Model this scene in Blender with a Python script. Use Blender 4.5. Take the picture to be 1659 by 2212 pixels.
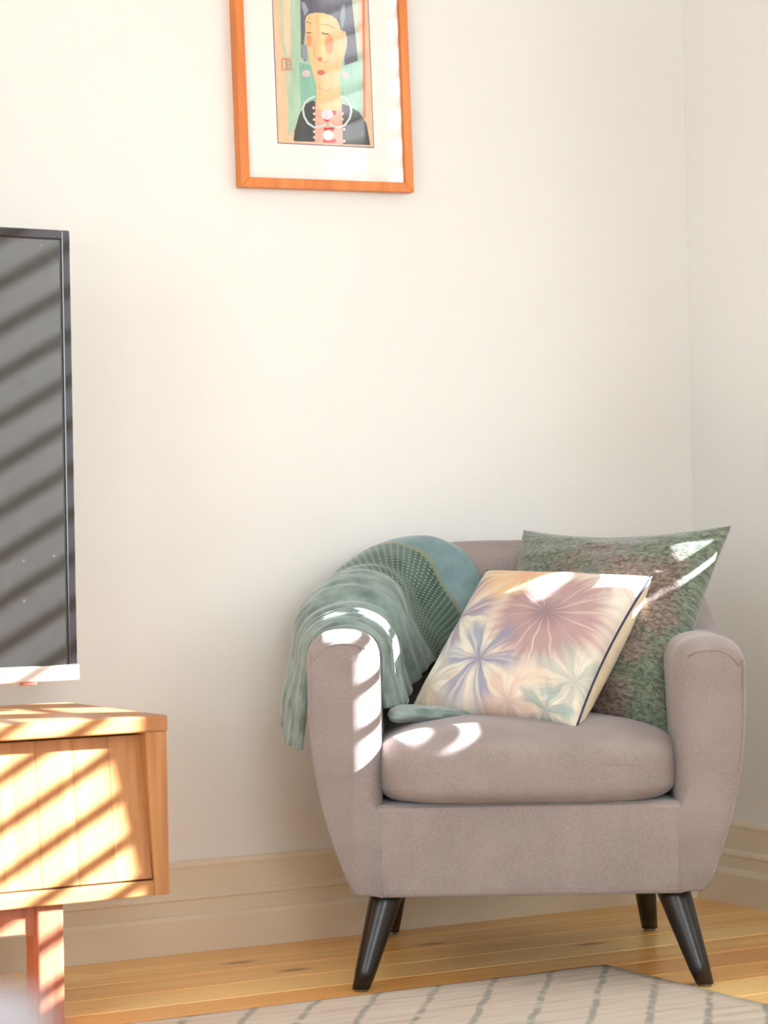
import bpy, bmesh, math, random
from mathutils import Vector, Matrix, noise

random.seed(7)
SC = bpy.context.scene
COL = SC.collection
for o in list(bpy.data.objects):
    bpy.data.objects.remove(o)

# ------------------------------------------------------------------ camera
W, H, FPX = 1659.0, 2212.0, 5400.0
CAM_LOC = Vector((-3.125, -4.218, 0.766))
YAW, PITCH, ROLL = math.radians(29.5), math.radians(0.47), math.radians(1.1)
fwd = Vector((math.sin(YAW) * math.cos(PITCH), math.cos(YAW) * math.cos(PITCH), math.sin(PITCH)))
q = fwd.to_track_quat('-Z', 'Y') @ Matrix.Rotation(-ROLL, 3, 'Z').to_quaternion()
cam_d = bpy.data.cameras.new('camera')
cam = bpy.data.objects.new('camera', cam_d)
COL.objects.link(cam)
cam.location = CAM_LOC
cam.rotation_euler = q.to_euler()
cam_d.sensor_fit = 'HORIZONTAL'
cam_d.sensor_width = 24.0
cam_d.lens = 24.0 * FPX / W
cam_d.clip_start = 0.05
cam_d.dof.use_dof = True
cam_d.dof.focus_distance = 4.5
cam_d.dof.aperture_fstop = 3.2
SC.camera = cam
CR, CU, CF = q @ Vector((1, 0, 0)), q @ Vector((0, 1, 0)), q @ Vector((0, 0, -1))


def ray(px, py):
    return CF + CR * ((px - W / 2) / FPX) + CU * ((H / 2 - py) / FPX)


def at_depth(px, py, d):
    return CAM_LOC + ray(px, py) * d


def on_plane(px, py, p, n):
    r = ray(px, py)
    return CAM_LOC + r * ((p - CAM_LOC).dot(n) / r.dot(n))


# ------------------------------------------------------------------ light
world = bpy.data.worlds.new('sky')
SC.world = world
world.use_nodes = True
bg = world.node_tree.nodes['Background']
bg.inputs[0].default_value = (0.80, 0.90, 1.0, 1)
bg.inputs[1].default_value = 3.0
SC.cycles.max_bounces = 6
SC.cycles.diffuse_bounces = 4
SC.cycles.glossy_bounces = 3
SC.cycles.transparent_max_bounces = 6
SC.cycles.caustics_reflective = False
SC.cycles.caustics_refractive = False

SUN_AZ, SUN_EL = math.radians(-28.0), math.radians(25.5)   # azimuth measured from +X towards +Y
SUN_DIR = Vector((math.cos(SUN_AZ) * math.cos(SUN_EL), math.sin(SUN_AZ) * math.cos(SUN_EL), math.sin(SUN_EL)))
sun_d = bpy.data.lights.new('sun', 'SUN')
sun_d.energy = 84.0
sun_d.angle = math.radians(0.53)
sun_d.color = (0.90, 0.96, 1.0)
sun = bpy.data.objects.new('sun', sun_d)
COL.objects.link(sun)
sun.rotation_euler = SUN_DIR.to_track_quat('Z', 'Y').to_euler()
sun.location = SUN_DIR * 8


def area(name, loc, direction, sx, sy, power, color):
    d = bpy.data.lights.new(name, 'AREA')
    d.shape = 'RECTANGLE'
    d.size, d.size_y, d.energy, d.color = sx, sy, power, color
    o = bpy.data.objects.new(name, d)
    COL.objects.link(o)
    o.location = loc
    o.rotation_euler = Vector(direction).to_track_quat('-Z', 'Y').to_euler()
    return o


RX_WALL = -4.7
# daylight at the shuttered window, then three fill lamps at added, unseen windows
area('daylight_shutter_window', (0.17, -1.20, 1.58), (-1, 0, 0), 0.85, 1.46, 22, (0.86, 0.94, 1.0))
area('fill_light_side', (0.10, -2.515, 1.475), (-1, 0, 0), 0.40, 1.64, 16, (0.88, 0.95, 1.0))  # added fill, brightens the back wall from the right
area('fill_light_front', (-2.9, -5.72, 1.42), (0, 1, 0), 1.1, 1.7, 62, (0.83, 0.92, 1.0))  # added fill from behind the camera
area('fill_light_left', (RX_WALL - 0.04, -2.8, 1.52), (1, 0, 0), 1.1, 1.54, 38, (0.80, 0.91, 1.0))  # added fill, brightens the right wall

SC.view_settings.view_transform = 'Standard'
SC.view_settings.look = 'None'
SC.view_settings.exposure = -0.14
SC.view_settings.gamma = 1.0
SC.view_settings.use_curve_mapping = False

# ------------------------------------------------------------------ node helpers


def srgb(r, g, b):
    def f(c):
        c /= 255.0
        return c / 12.92 if c <= 0.04045 else ((c + 0.055) / 1.055) ** 2.4
    return (f(r), f(g), f(b), 1.0)


class NT:
    """small wrapper to build node materials"""

    def __init__(self, name):
        self.m = bpy.data.materials.new(name)
        self.m.use_nodes = True
        self.t = self.m.node_tree
        self.b = self.t.nodes['Principled BSDF']
        self.out = self.t.nodes['Material Output']

    def n(self, kind, **kw):
        nd = self.t.nodes.new(kind)
        for k, v in kw.items():
            setattr(nd, k, v)
        return nd

    def l(self, a, b):
        self.t.links.new(a, b)

    def put(self, sock, v):
        if hasattr(v, 'links') or isinstance(v, bpy.types.NodeSocket):
            self.l(v, sock)
        else:
            sock.default_value = v

    def math(self, op, a, b=0.0, c=None, clamp=False):
        nd = self.n('ShaderNodeMath', operation=op, use_clamp=clamp)
        self.put(nd.inputs[0], a)
        self.put(nd.inputs[1], b)
        if c is not None:
            self.put(nd.inputs[2], c)
        return nd.outputs[0]

    def mix(self, fac, a, b, blend='MIX'):
        nd = self.n('ShaderNodeMix', data_type='RGBA', blend_type=blend)
        self.put(nd.inputs[0], fac)
        self.put(nd.inputs[6], a)
        self.put(nd.inputs[7], b)
        return nd.outputs[2]

    def ramp(self, fac, stops):
        nd = self.n('ShaderNodeValToRGB')
        e = nd.color_ramp.elements
        while len(e) < len(stops):
            e.new(0.5)
        for i, (p, c) in enumerate(stops):
            e[i].position = p
            e[i].color = c if len(c) == 4 else (*c, 1)
        self.put(nd.inputs[0], fac)
        return nd.outputs[0]

    def fade(self, v, lo, hi):
        nd = self.n('ShaderNodeMapRange', interpolation_type='SMOOTHSTEP')
        self.put(nd.inputs[0], v)
        nd.inputs[1].default_value = lo
        nd.inputs[2].default_value = hi
        return nd.outputs[0]

    def coord(self, kind='Object', scale=(1, 1, 1), rot=(0, 0, 0), loc=(0, 0, 0)):
        tc = self.n('ShaderNodeTexCoord')
        mp = self.n('ShaderNodeMapping')
        self.l(tc.outputs[kind], mp.inputs[0])
        mp.inputs['Scale'].default_value = scale
        mp.inputs['Rotation'].default_value = rot
        mp.inputs['Location'].default_value = loc
        return mp.outputs[0]

    def noise(self, vec, scale, detail=4.0, rough=0.55, dist=0.0):
        nd = self.n('ShaderNodeTexNoise')
        self.l(vec, nd.inputs['Vector'])
        nd.inputs['Scale'].default_value = scale
        nd.inputs['Detail'].default_value = detail
        nd.inputs['Roughness'].default_value = rough
        nd.inputs['Distortion'].default_value = dist
        return nd.outputs[0]

    def bump(self, h, strength=0.3, dist=0.002):
        nd = self.n('ShaderNodeBump')
        nd.inputs['Strength'].default_value = strength
        nd.inputs['Distance'].default_value = dist
        self.l(h, nd.inputs['Height'])
        self.l(nd.outputs[0], self.b.inputs['Normal'])

    def set(self, color=None, rough=None, spec=None, sheen=None, metal=None, coat=None):
        if color is not None:
            self.put(self.b.inputs['Base Color'], color)
        if rough is not None:
            self.put(self.b.inputs['Roughness'], rough)
        if spec is not None:
            self.b.inputs['Specular IOR Level'].default_value = spec
        if sheen is not None:
            self.b.inputs['Sheen Weight'].default_value = sheen
            self.b.inputs['Sheen Roughness'].default_value = 0.4
        if metal is not None:
            self.b.inputs['Metallic'].default_value = metal
        if coat is not None:
            self.b.inputs['Coat Weight'].default_value = coat
            self.b.inputs['Coat Roughness'].default_value = 0.25
        return self.m


def plain(name, rgb, rough=0.6, spec=0.4, var=0.06, scale=12.0, **kw):
    t = NT(name)
    v = t.noise(t.coord(), scale, 1)
    c = srgb(*rgb)
    lo = tuple(x * (1 - var) for x in c[:3]) + (1,)
    hi = tuple(min(1, x * (1 + var)) for x in c[:3]) + (1,)
    return t.set(t.ramp(v, [(0.3, lo), (0.7, hi)]), rough, spec, **kw)


# ------------------------------------------------------------------ mesh helpers
def link(name, me, mat=None, parent=None, smooth=False):
    o = bpy.data.objects.new(name, me)
    COL.objects.link(o)
    if mat is not None and not me.materials:
        me.materials.append(mat)
    if parent is not None:
        o.parent = parent
    if smooth:
        me.polygons.foreach_set('use_smooth', [True] * len(me.polygons))
    return o


def mesh(name, verts, faces, mat=None, parent=None, smooth=False):
    me = bpy.data.meshes.new(name)
    me.from_pydata([tuple(v) for v in verts], [], faces)
    me.update()
    bm = bmesh.new()
    bm.from_mesh(me)
    bmesh.ops.recalc_face_normals(bm, faces=bm.faces)
    bm.to_mesh(me)
    bm.free()
    return link(name, me, mat, parent, smooth)


def box_bm(bm, lo, hi, bev=0.0, seg=2):
    r = bmesh.ops.create_cube(bm, size=1.0)
    vs = r['verts']
    for v in vs:
        v.co = Vector([lo[i] + (v.co[i] + 0.5) * (hi[i] - lo[i]) for i in range(3)])
    if bev > 0:
        es = list({e for v in vs for e in v.link_edges})
        bmesh.ops.bevel(bm, geom=es, offset=bev, segments=seg, affect='EDGES', profile=0.5)


def boxes(name, specs, mat, parent=None, bev=0.0, smooth=False):
    bm = bmesh.new()
    for lo, hi in specs:
        box_bm(bm, lo, hi, bev)
    me = bpy.data.meshes.new(name)
    bm.to_mesh(me)
    bm.free()
    return link(name, me, mat, parent, smooth)


def box(name, lo, hi, mat, parent=None, bev=0.0, smooth=False):
    return boxes(name, [(lo, hi)], mat, parent, bev, smooth)


def tube(name, pts, rad, mat, parent=None, seg=10, closed=False):
    pts = [Vector(p) for p in pts]
    n = len(pts)
    rads = rad if isinstance(rad, (list, tuple)) else [rad] * n
    verts, faces = [], []
    up = None
    for i, p in enumerate(pts):
        a = pts[i - 1] if (i > 0 or closed) else pts[i]
        b = pts[(i + 1) % n] if (i < n - 1 or closed) else pts[i]
        t = (b - a).normalized()
        if up is None:
            up = t.orthogonal().normalized()
        up = (up - t * up.dot(t)).normalized()
        side = t.cross(up)
        for k in range(seg):
            an = 2 * math.pi * k / seg
            verts.append(p + (up * math.cos(an) + side * math.sin(an)) * rads[i])
    for i in range(n if closed else n - 1):
        j = (i + 1) % n
        for k in range(seg):
            k2 = (k + 1) % seg
            faces.append((i * seg + k, i * seg + k2, j * seg + k2, j * seg + k))
    if not closed:
        faces.append(tuple(range(seg))[::-1])
        faces.append(tuple((n - 1) * seg + k for k in range(seg)))
    return mesh(name, verts, faces, mat, parent, True)


def grid(name, nu, nv, fn, mat=None, parent=None, uvfn=None, smooth=True):
    verts = [fn(i / (nu - 1), j / (nv - 1)) for i in range(nu) for j in range(nv)]
    faces = [(i * nv + j, (i + 1) * nv + j, (i + 1) * nv + j + 1, i * nv + j + 1)
             for i in range(nu - 1) for j in range(nv - 1)]
    me = bpy.data.meshes.new(name)
    me.from_pydata([tuple(v) for v in verts], [], faces)
    me.update()
    if uvfn:
        uv = me.uv_layers.new(name='uv')
        for lp in me.loops:
            i, j = divmod(lp.vertex_index, nv)
            uv.data[lp.index].uv = uvfn(i / (nu - 1), j / (nv - 1))
    return link(name, me, mat, parent, smooth)


def empty(name, loc=(0, 0, 0), rz=0.0):
    o = bpy.data.objects.new(name, None)
    COL.objects.link(o)
    o.location = loc
    o.rotation_euler = (0, 0, rz)
    return o


def tag(o, label, cat, group=None):
    o['label'] = label
    o['category'] = cat
    if group:
        o['group'] = group
    return o


def structure(o, label=None):
    o['kind'] = 'structure'
    if label:
        o['label'] = label
    return o


def sstep(x, a, b):
    t = max(0.0, min(1.0, (x - a) / (b - a)))
    return t * t * (3 - 2 * t)


# ------------------------------------------------------------------ materials
def wall_material():
    t = NT('painted_plaster')
    co = t.coord()
    v = t.noise(co, 1.7, 0)
    c = t.ramp(v, [(0.3, srgb(230, 229, 226)), (0.7, srgb(233, 232, 229))])
    return t.set(c, 0.8, 0.15)


def wood(name, dark, mid, light, axis, scale=1.0, rough=0.45, coat=0.0, rand=0.0):
    """grain stretched along one axis; per-object shift so that boards differ"""
    t = NT(name)
    tc = t.n('ShaderNodeTexCoord')
    oi = t.n('ShaderNodeObjectInfo')
    add = t.n('ShaderNodeVectorMath', operation='ADD')
    sc = t.n('ShaderNodeVectorMath', operation='SCALE')
    cmb = t.n('ShaderNodeCombineXYZ')
    for i in range(3):
        t.l(oi.outputs['Random'], cmb.inputs[i])
    t.l(cmb.outputs[0], sc.inputs[0])
    sc.inputs['Scale'].default_value = 37.0
    t.l(tc.outputs['Object'], add.inputs[0])
    t.l(sc.outputs[0], add.inputs[1])
    mp = t.n('ShaderNodeMapping')
    t.l(add.outputs[0], mp.inputs[0])
    s = [14.0 * scale] * 3
    s[axis] = 0.9 * scale
    mp.inputs['Scale'].default_value = s
    n1 = t.noise(mp.outputs[0], 1.6, 5, 0.6, 0.6)
    mp2 = t.n('ShaderNodeMapping')
    t.l(add.outputs[0], mp2.inputs[0])
    s2 = [90.0 * scale] * 3
    s2[axis] = 2.5 * scale
    mp2.inputs['Scale'].default_value = s2
    n2 = t.noise(mp2.outputs[0], 1.0, 4, 0.6)
    f = t.math('ADD', t.math('MULTIPLY', n1, 0.7), t.math('MULTIPLY', n2, 0.3))
    if rand:
        f = t.math('ADD', f, t.math('MULTIPLY', t.math('SUBTRACT', oi.outputs['Random'], 0.5), rand))
    c = t.ramp(f, [(0.32, srgb(*dark)), (0.5, srgb(*mid)), (0.68, srgb(*light))])
    m = t.set(c, rough, 0.4, coat=coat)
    return m, t, add.outputs[0], c


def pine_material():
    m, t, vec, c = wood('pine_board', (214, 150, 74), (236, 180, 100), (246, 204, 130), 0, 0.8, 0.34, 0.25, 0.40)
    mp = t.n('ShaderNodeMapping')
    t.l(vec, mp.inputs[0])
    mp.inputs['Scale'].default_value = (2.6, 7.0, 1.0)
    vo = t.n('ShaderNodeTexVoronoi', voronoi_dimensions='2D')
    vo.inputs['Scale'].default_value = 1.0
    t.l(mp.outputs[0], vo.inputs['Vector'])
    knot = t.math('SUBTRACT', 1.0, t.fade(vo.outputs['Distance'], 0.03, 0.13))
    sep = t.n('ShaderNodeSeparateColor')
    t.l(vo.outputs['Color'], sep.inputs[0])
    pick = t.math('GREATER_THAN', sep.outputs[0], 0.5)
    c2 = t.mix(t.math('MULTIPLY', t.math('MULTIPLY', knot, pick), 0.75), c, srgb(120, 66, 32))
    t.put(t.b.inputs['Base Color'], c2)
    return m


def fabric(name, dark, light, rough=0.9, sheen=0.25, weave=900.0, blotch=9.0):
    t = NT(name)
    co = t.coord()
    n1 = t.noise(co, blotch, 4)
    n2 = t.noise(co, 260, 3, 0.7)
    f = t.math('ADD', t.math('MULTIPLY', n1, 0.45), t.math('MULTIPLY', n2, 0.55))
    c = t.ramp(f, [(0.36, srgb(*dark)), (0.64, srgb(*light))])
    t.bump(t.noise(co, weave, 2), 0.25, 0.0008)
    return t.set(c, rough, 0.2, sheen=sheen)


M_WALL = wall_material()
M_TRIM = plain('cream_gloss_paint', (226, 214, 194), 0.38, 0.45, 0.02, 5)
M_CEIL = plain('white_ceiling', (243, 240, 234), 0.8, 0.2, 0.01)
M_PINE = pine_material()
M_OAK, *_ = wood('oak_veneer', (150, 96, 56), (170, 114, 70), (186, 134, 88), 0, 1.0, 0.4)
M_OAKV, *_ = wood('oak_upright_grain', (146, 94, 54), (168, 112, 68), (188, 134, 86), 2, 1.0, 0.4, 0.0, 0.14)
M_ROSE, *_ = wood('reddish_leg_wood', (140, 78, 56), (168, 98, 72), (188, 116, 88), 2, 1.0, 0.4)
M_FABRIC = fabric('mauve_grey_upholstery', (134, 122, 120), (156, 143, 140))
M_BLACK = plain('black_lacquer', (22, 19, 20), 0.3, 0.5, 0.1)
M_GLIDE = plain('metal_glide', (150, 145, 138), 0.35, 0.5, 0.05, metal=0.8)
M_SHUT = plain('white_shutter_paint', (244, 243, 240), 0.5, 0.4, 0.01)
M_SILVER = plain('brushed_silver', (205, 192, 186), 0.32, 0.5, 0.03, metal=0.55)
M_BEZEL = plain('black_gloss_bezel', (20, 18, 20), 0.14, 0.7, 0.05)
M_DARKPLASTIC = plain('dark_plastic', (34, 32, 33), 0.5, 0.4)
M_FRAME, *_ = wood('orange_frame_wood', (196, 104, 42), (216, 124, 54), (230, 144, 70), 2, 1.2, 0.4, 0.1)
M_MATB = plain('white_mount_board', (244, 242, 238), 0.8, 0.2, 0.01)
M_SOFA = fabric('grey_sofa_cloth', (128, 122, 132), (150, 144, 152))

# ------------------------------------------------------------------ room shell
RX, RY, RZ = -4.7, -5.7, 2.7
floor = box('floor', (RX, RY, -0.10), (0.0, 0.0, -0.012), plain('dark_subfloor', (60, 36, 20), 0.9))  # dark brown base visible in the joints between boards
structure(floor, 'honey coloured pine board floor')
BW = 0.1185
bm = bmesh.new()
box_bm(bm, (RX + 0.0005, 0.0014, -0.012), (-0.0005, BW - 0.0014, 0.0), 0.0012, 1)
board_me = bpy.data.meshes.new('floor_board')
bm.to_mesh(board_me)
bm.free()
board_me.materials.append(M_PINE)
yy, k = 0.0, 0
while yy > RY + 0.02:
    o = link('floor_board', board_me, parent=floor)
    o.location = (0, yy - BW, 0)
    yy -= BW
    k += 1

T = 0.14
structure(box('wall_back', (RX - T, 0.0, -0.1), (T, T, RZ), M_WALL), 'cream plaster wall behind the armchair')
W4 = (-3.4, -2.2, 0.7, 2.35)  # unseen opening added for the left fill lamp
structure(boxes('wall_left', [
    ((RX - T, RY - T, -0.1), (RX, W4[0], RZ)), ((RX - T, W4[1], -0.1), (RX, 0.0, RZ)),
    ((RX - T, W4[0], -0.1), (RX, W4[1], W4[2])), ((RX - T, W4[0], W4[3]), (RX, W4[1], RZ))], M_WALL))
# right wall with the shuttered window and an unseen opening added for side fill light
W1 = (-1.62, -0.775, 0.86, 2.30)      # y0, y1, z0, z1
W2 = (-2.75, -2.28, 0.60, 2.35)
structure(boxes('wall_right', [
    ((0, W1[1], -0.1), (T, 0.0, RZ)),
    ((0, W1[0], -0.1), (T, W1[1], W1[2])), ((0, W1[0], W1[3]), (T, W1[1], RZ)),
    ((0, W2[1], -0.1), (T, W1[0], RZ)),
    ((0, W2[0], -0.1), (T, W2[1], W2[2])), ((0, W2[0], W2[3]), (T, W2[1], RZ)),
    ((0, RY - T, -0.1), (T, W2[0], RZ))], M_WALL), 'cream plaster wall on the right of the corner')
W3 = (-3.5, -2.3, 0.5, 2.35)  # unseen opening added for the front fill lamp
structure(boxes('wall_front', [
    ((RX, RY - T, -0.1), (W3[0], RY, RZ)), ((W3[1], RY - T, -0.1), (0.0, RY, RZ)),
    ((W3[0], RY - T, -0.1), (W3[1], RY, W3[2])), ((W3[0], RY - T, W3[3]), (W3[1], RY, RZ))], M_WALL))
structure(box('ceiling', (RX - T, RY - T, RZ), (T, T, RZ + 0.1), M_CEIL))

# skirting: stepped profile (distance from wall, height)
SK = [(0.0, 0.0), (0.030, 0.0), (0.030, 0.061), (0.027, 0.068), (0.019, 0.071), (0.019, 0.094), (0.0215, 0.098),
      (0.020, 0.104), (0.012, 0.108), (0.012, 0.150), (0.0135, 0.157), (0.011, 0.164), (0.006, 0.166), (0.0, 0.167)]


def skirting(name, a, b, n, label):
    """a, b: ends on the wall line; n: direction into the room; mitred"""
    a, b, n = Vector(a), Vector(b), Vector(n)
    t = (b - a).normalized()
    vs, fs = [], []
    for i, (p, s) in enumerate(((a, 1), (b, -1))):
        for d, z in SK:
            vs.append(p + n * d + t * (d * s) + Vector((0, 0, z)))
    m = len(SK)
    for i in range(m):
        j = (i + 1) % m
        fs.append((i, j, m + j, m + i))
    fs.append(tuple(range(m)))
    fs.append(tuple(range(m, 2 * m)))
    return structure(mesh(name, vs, fs, M_TRIM), label)


skirting('baseboard_back', (RX, 0, 0), (0, 0, 0), (0, -1, 0), 'stepped cream skirting board along the back wall')
skirting('baseboard_right', (0, 0, 0), (0, RY, 0), (-1, 0, 0), 'stepped cream skirting board along the right wall')
skirting('baseboard_left', (RX, RY, 0), (RX, 0, 0), (1, 0, 0), 'stepped cream skirting board along the left wall')

# window with plantation shutters (out of frame, mirrored in the picture glass)
def shutter_window():
    y0, y1, z0, z1 = W1
    w = empty('window_1', (0, 0, z0))
    structure(w, 'window with white louvred shutters')
    h = z1 - z0
    pr = -0.075
    boxes('window_frame', [((pr, y0 - 0.06, -0.06), (0.0, y0, h + 0.06)), ((pr, y1, -0.06), (0.0, y1 + 0.06, h + 0.06)),
                           ((pr, y0, h), (0.0, y1, h + 0.06)), ((pr, y0, -0.06), (0.0, y1, 0.0))], M_SHUT, w, 0.004)
    slat_w, pitch, tilt, st, n = 0.083, 0.0745, math.radians(43), 0.060, 10
    for a, b in ((y0, -1.268), (-1.268, -1.000), (-1.000, y1)):  # split nearest the corner added so its wide stiles keep sun off the throw
        L = b - a - 2 * st - 0.004
        bm = bmesh.new()
        rings = []
        for sg in (-1, 1):
            rings.append([bm.verts.new((math.cos(2 * math.pi * k / n) * slat_w / 2, sg * L / 2,
                                        math.sin(2 * math.pi * k / n) * 0.0055)) for k in range(n)])
        for k in range(n):
            bm.faces.new((rings[0][k], rings[0][(k + 1) % n], rings[1][(k + 1) % n], rings[1][k]))
        bm.faces.new(rings[0])
        bm.faces.new(rings[1])
        bmesh.ops.recalc_face_normals(bm, faces=bm.faces)
        slat_me = bpy.data.meshes.new('slat')
        bm.to_mesh(slat_me)
        bm.free()
        slat_me.materials.append(M_SHUT)
        p = boxes('shutter_panel', [((-0.045, a + 0.001, 0.002), (-0.017, a + st, h - 0.002)),
                                    ((-0.045, b - st, 0.002), (-0.017, b - 0.001, h - 0.002)),
                                    ((-0.045, a + st, 0.002), (-0.017, b - st, 0.05)),
                                    ((-0.045, a + st, h - 0.05), (-0.017, b - st, h - 0.002))], M_SHUT, w)
        z = 0.05 + 0.03
        while z < h - 0.06:
            o = link('slat', slat_me, parent=p)
            o.location = (-0.031, (a + b) / 2, z)
            o.rotation_euler = (0, -tilt, 0)
            z += pitch
    return w


shutter_window()


def fill_window(name, axis, c, hw, z0, z1):  # frame for an unseen window added as a fill source
    w = empty(name, c)
    structure(w)
    f, h = 0.05, z1 - z0

    def bx(a0, a1, b0, b1):
        return ((-0.03, a0, b0), (0.03, a1, b1)) if axis == 'x' else ((a0, -0.03, b0), (a1, 0.03, b1))
    boxes('window_frame', [bx(-hw, -hw + f, 0, h), bx(hw - f, hw, 0, h), bx(-hw + f, hw - f, 0, f),
                           bx(-hw + f, hw - f, h - f, h)], M_SHUT, w)


fill_window('fill_window_2', 'x', (0.05, (W2[0] + W2[1]) / 2, W2[2]), (W2[1] - W2[0]) / 2, W2[2], W2[3])
fill_window('fill_window_3', 'y', ((W3[0] + W3[1]) / 2, RY - 0.05, W3[2]), (W3[1] - W3[0]) / 2, W3[2], W3[3])

fill_window('fill_window_4', 'x', (RX - 0.07, (W4[0] + W4[1]) / 2, W4[2]), (W4[1] - W4[0]) / 2, W4[2], W4[3])

# ------------------------------------------------------------------ rug
def rug():
    t = NT('trellis_rug_wool')
    co = t.coord()
    sep = t.n('ShaderNodeSeparateXYZ')
    t.l(co, sep.inputs[0])
    wob = t.math('MULTIPLY', t.math('SUBTRACT', t.noise(co, 14, 3), 0.5), 0.016)

    def lines(mx, my, sp, ph, w):
        d = t.math('ADD', t.math('ADD', t.math('MULTIPLY', sep.outputs[0], mx), t.math('MULTIPLY', sep.outputs[1], my)), wob)
        fr = t.math('ABSOLUTE', t.math('SUBTRACT', t.math('FRACT', t.math('ADD', t.math('DIVIDE', d, sp), ph)), 0.5))
        return t.math('SUBTRACT', 1.0, t.fade(fr, w * 0.35 / sp, w / sp))
    main = lines(0.793, -0.608, 0.090, 0.46, 0.0085)
    streak = t.noise(t.coord(rot=(0, 0, math.radians(-37)), scale=(5, 60, 1)), 1.0, 4)
    base = t.ramp(streak, [(0.3, srgb(166, 148, 130)), (0.45, srgb(194, 180, 164)), (0.7, srgb(206, 194, 180))])
    patch = t.noise(co, 7, 4)
    base = t.mix(t.math('MULTIPLY', t.fade(patch, 0.45, 0.7), 0.35), base, srgb(196, 196, 182))
    brk = t.fade(t.noise(co, 40, 3), 0.3, 0.5)
    c = t.mix(t.math('MULTIPLY', t.math('MULTIPLY', main, brk), 0.62), base, srgb(112, 118, 112))
    t.bump(t.noise(co, 380, 3), 0.6, 0.003)
    m = t.set(c, 0.95, 0.1, sheen=0.1)
    x0, x1, y0, y1 = -3.05, -0.652, -2.7, -0.600
    nx, ny, r = 60, 70, 0.006

    def top(u, v):
        x, y = x0 + (x1 - x0) * u, y0 + (y1 - y0) * v
        wobx = 0.003 * noise.noise(Vector((y * 9, 3, 0))) if u in (0, 1) else 0
        woby = 0.003 * noise.noise(Vector((x * 9, 8, 0))) if v in (0, 1) else 0
        e = min(u, 1 - u) * nx, min(v, 1 - v) * ny
        z = 0.0095 + 0.0012 * noise.noise(Vector((x * 6, y * 6, 0)))
        if min(e) < 0.5:
            z = 0.0055
        return Vector((x + wobx - x1, y + woby - y1, z))
    us = lambda u: u
    g = grid('area_rug', nx, ny, top, m, None)
    g.location = (x1, y1, 0.0)
    md = g.modifiers.new('thick', 'SOLIDIFY')
    md.thickness = 0.005
    md.offset = -1
    tag(g, 'beige wool rug with thin grey green crossing lines in front of the armchair', 'rug')


rug()

# ------------------------------------------------------------------ armchair
CH = empty('armchair', (-0.875, -0.7115, 0), math.radians(-30.7))
tag(CH, 'mauve grey fabric tub armchair on splayed black legs in the room corner', 'armchair')
HW = 0.245           # half width between the arms


def plan_path():
    pts = []
    n = 40
    yc, a, b, e = 0.27, HW, 0.275, 2.35
    for i in range(n):
        pts.append(Vector((-HW, yc * i / n)))
    m = 120
    for i in range(m + 1):
        an = math.pi - math.pi * i / m
        c, s = math.cos(an), math.sin(an)
        pts.append(Vector((a * math.copysign(abs(c) ** (2 / e), c), yc + b * abs(s) ** (2 / e))))
    for i in range(n - 1, -1, -1):
        pts.append(Vector((HW, yc * i / n)))
    return pts


_P = plan_path()
_L = [0.0]
for a, b in zip(_P, _P[1:]):
    _L.append(_L[-1] + (b - a).length)
PATH_LEN = _L[-1]


def path_at(l):
    l = max(0.0, min(PATH_LEN, l))
    lo, hi = 0, len(_L) - 1
    while hi - lo > 1:
        mid = (lo + hi) // 2
        if _L[mid] <= l:
            lo = mid
        else:
            hi = mid
    t = (l - _L[lo]) / max(1e-9, _L[hi] - _L[lo])
    return _P[lo].lerp(_P[hi], t)


def frame_at(l):
    p = path_at(l)
    t = (path_at(l + 0.025) - path_at(l - 0.025)).normalized()
    return p, Vector((-t.y, t.x))        # outward normal


def top_height(l):
    """height of the shell along the path: arms low, back high"""
    m = PATH_LEN / 2
    x = abs(l - m)                        # 0 at the back centre
    arm = 0.604 if l < m else 0.583
    back = 0.747 - 0.9 * max(0.0, x - 0.05) ** 2
    f = 1 - (sstep(x, 0.14, 0.50) if l < m else sstep(x, 0.20, 0.40))
    return arm + (back - arm) * f


def outer_off(z):
    u = max(0.0, min(1.0, (z - 0.157) / 0.34))
    return 0.050 + 0.072 * (1 - (1 - u) ** 2.2)


def lean(l, z):
    """the back leans outward towards the top"""
    m = PATH_LEN / 2
    f = 1 - sstep(abs(l - m), 0.15, 0.45)
    return 0.045 * f * max(0.0, (z - 0.35) / 0.4)


def profile(l):
    """closed loop of (offset, z, weight of front rounding)"""
    h = top_height(l)
    out = []
    out.append((0.02, 0.157, 0.15))
    out.append((0.040, 0.157, 0.15))
    for i in range(14):
        z = 0.165 + (h - 0.055 - 0.165) * i / 13
        out.append((outer_off(z), z, 0.16))
    oo = outer_off(h - 0.055)
    for i in range(1, 14):
        a = math.pi * i / 14
        c, s = math.cos(a), math.sin(a)
        x = math.copysign(abs(c) ** 0.8, c)
        out.append((oo / 2 + oo / 2 * x, h - 0.055 + 0.055 * abs(s) ** 0.8, 0.16 + 0.7 * (i / 14)))
    for i in range(12):
        z = h - 0.055 - (h - 0.055 - 0.157) * i / 11
        out.append((0.0, z, 0.03 + 0.97 * sstep(z, 0.29, 0.35)))
    return out


def shell_pt(l, o, z):
    p, n = frame_at(l)
    o2 = o + lean(l, z)
    return Vector((p.x + n.x * o2, p.y + n.y * o2, z))


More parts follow.
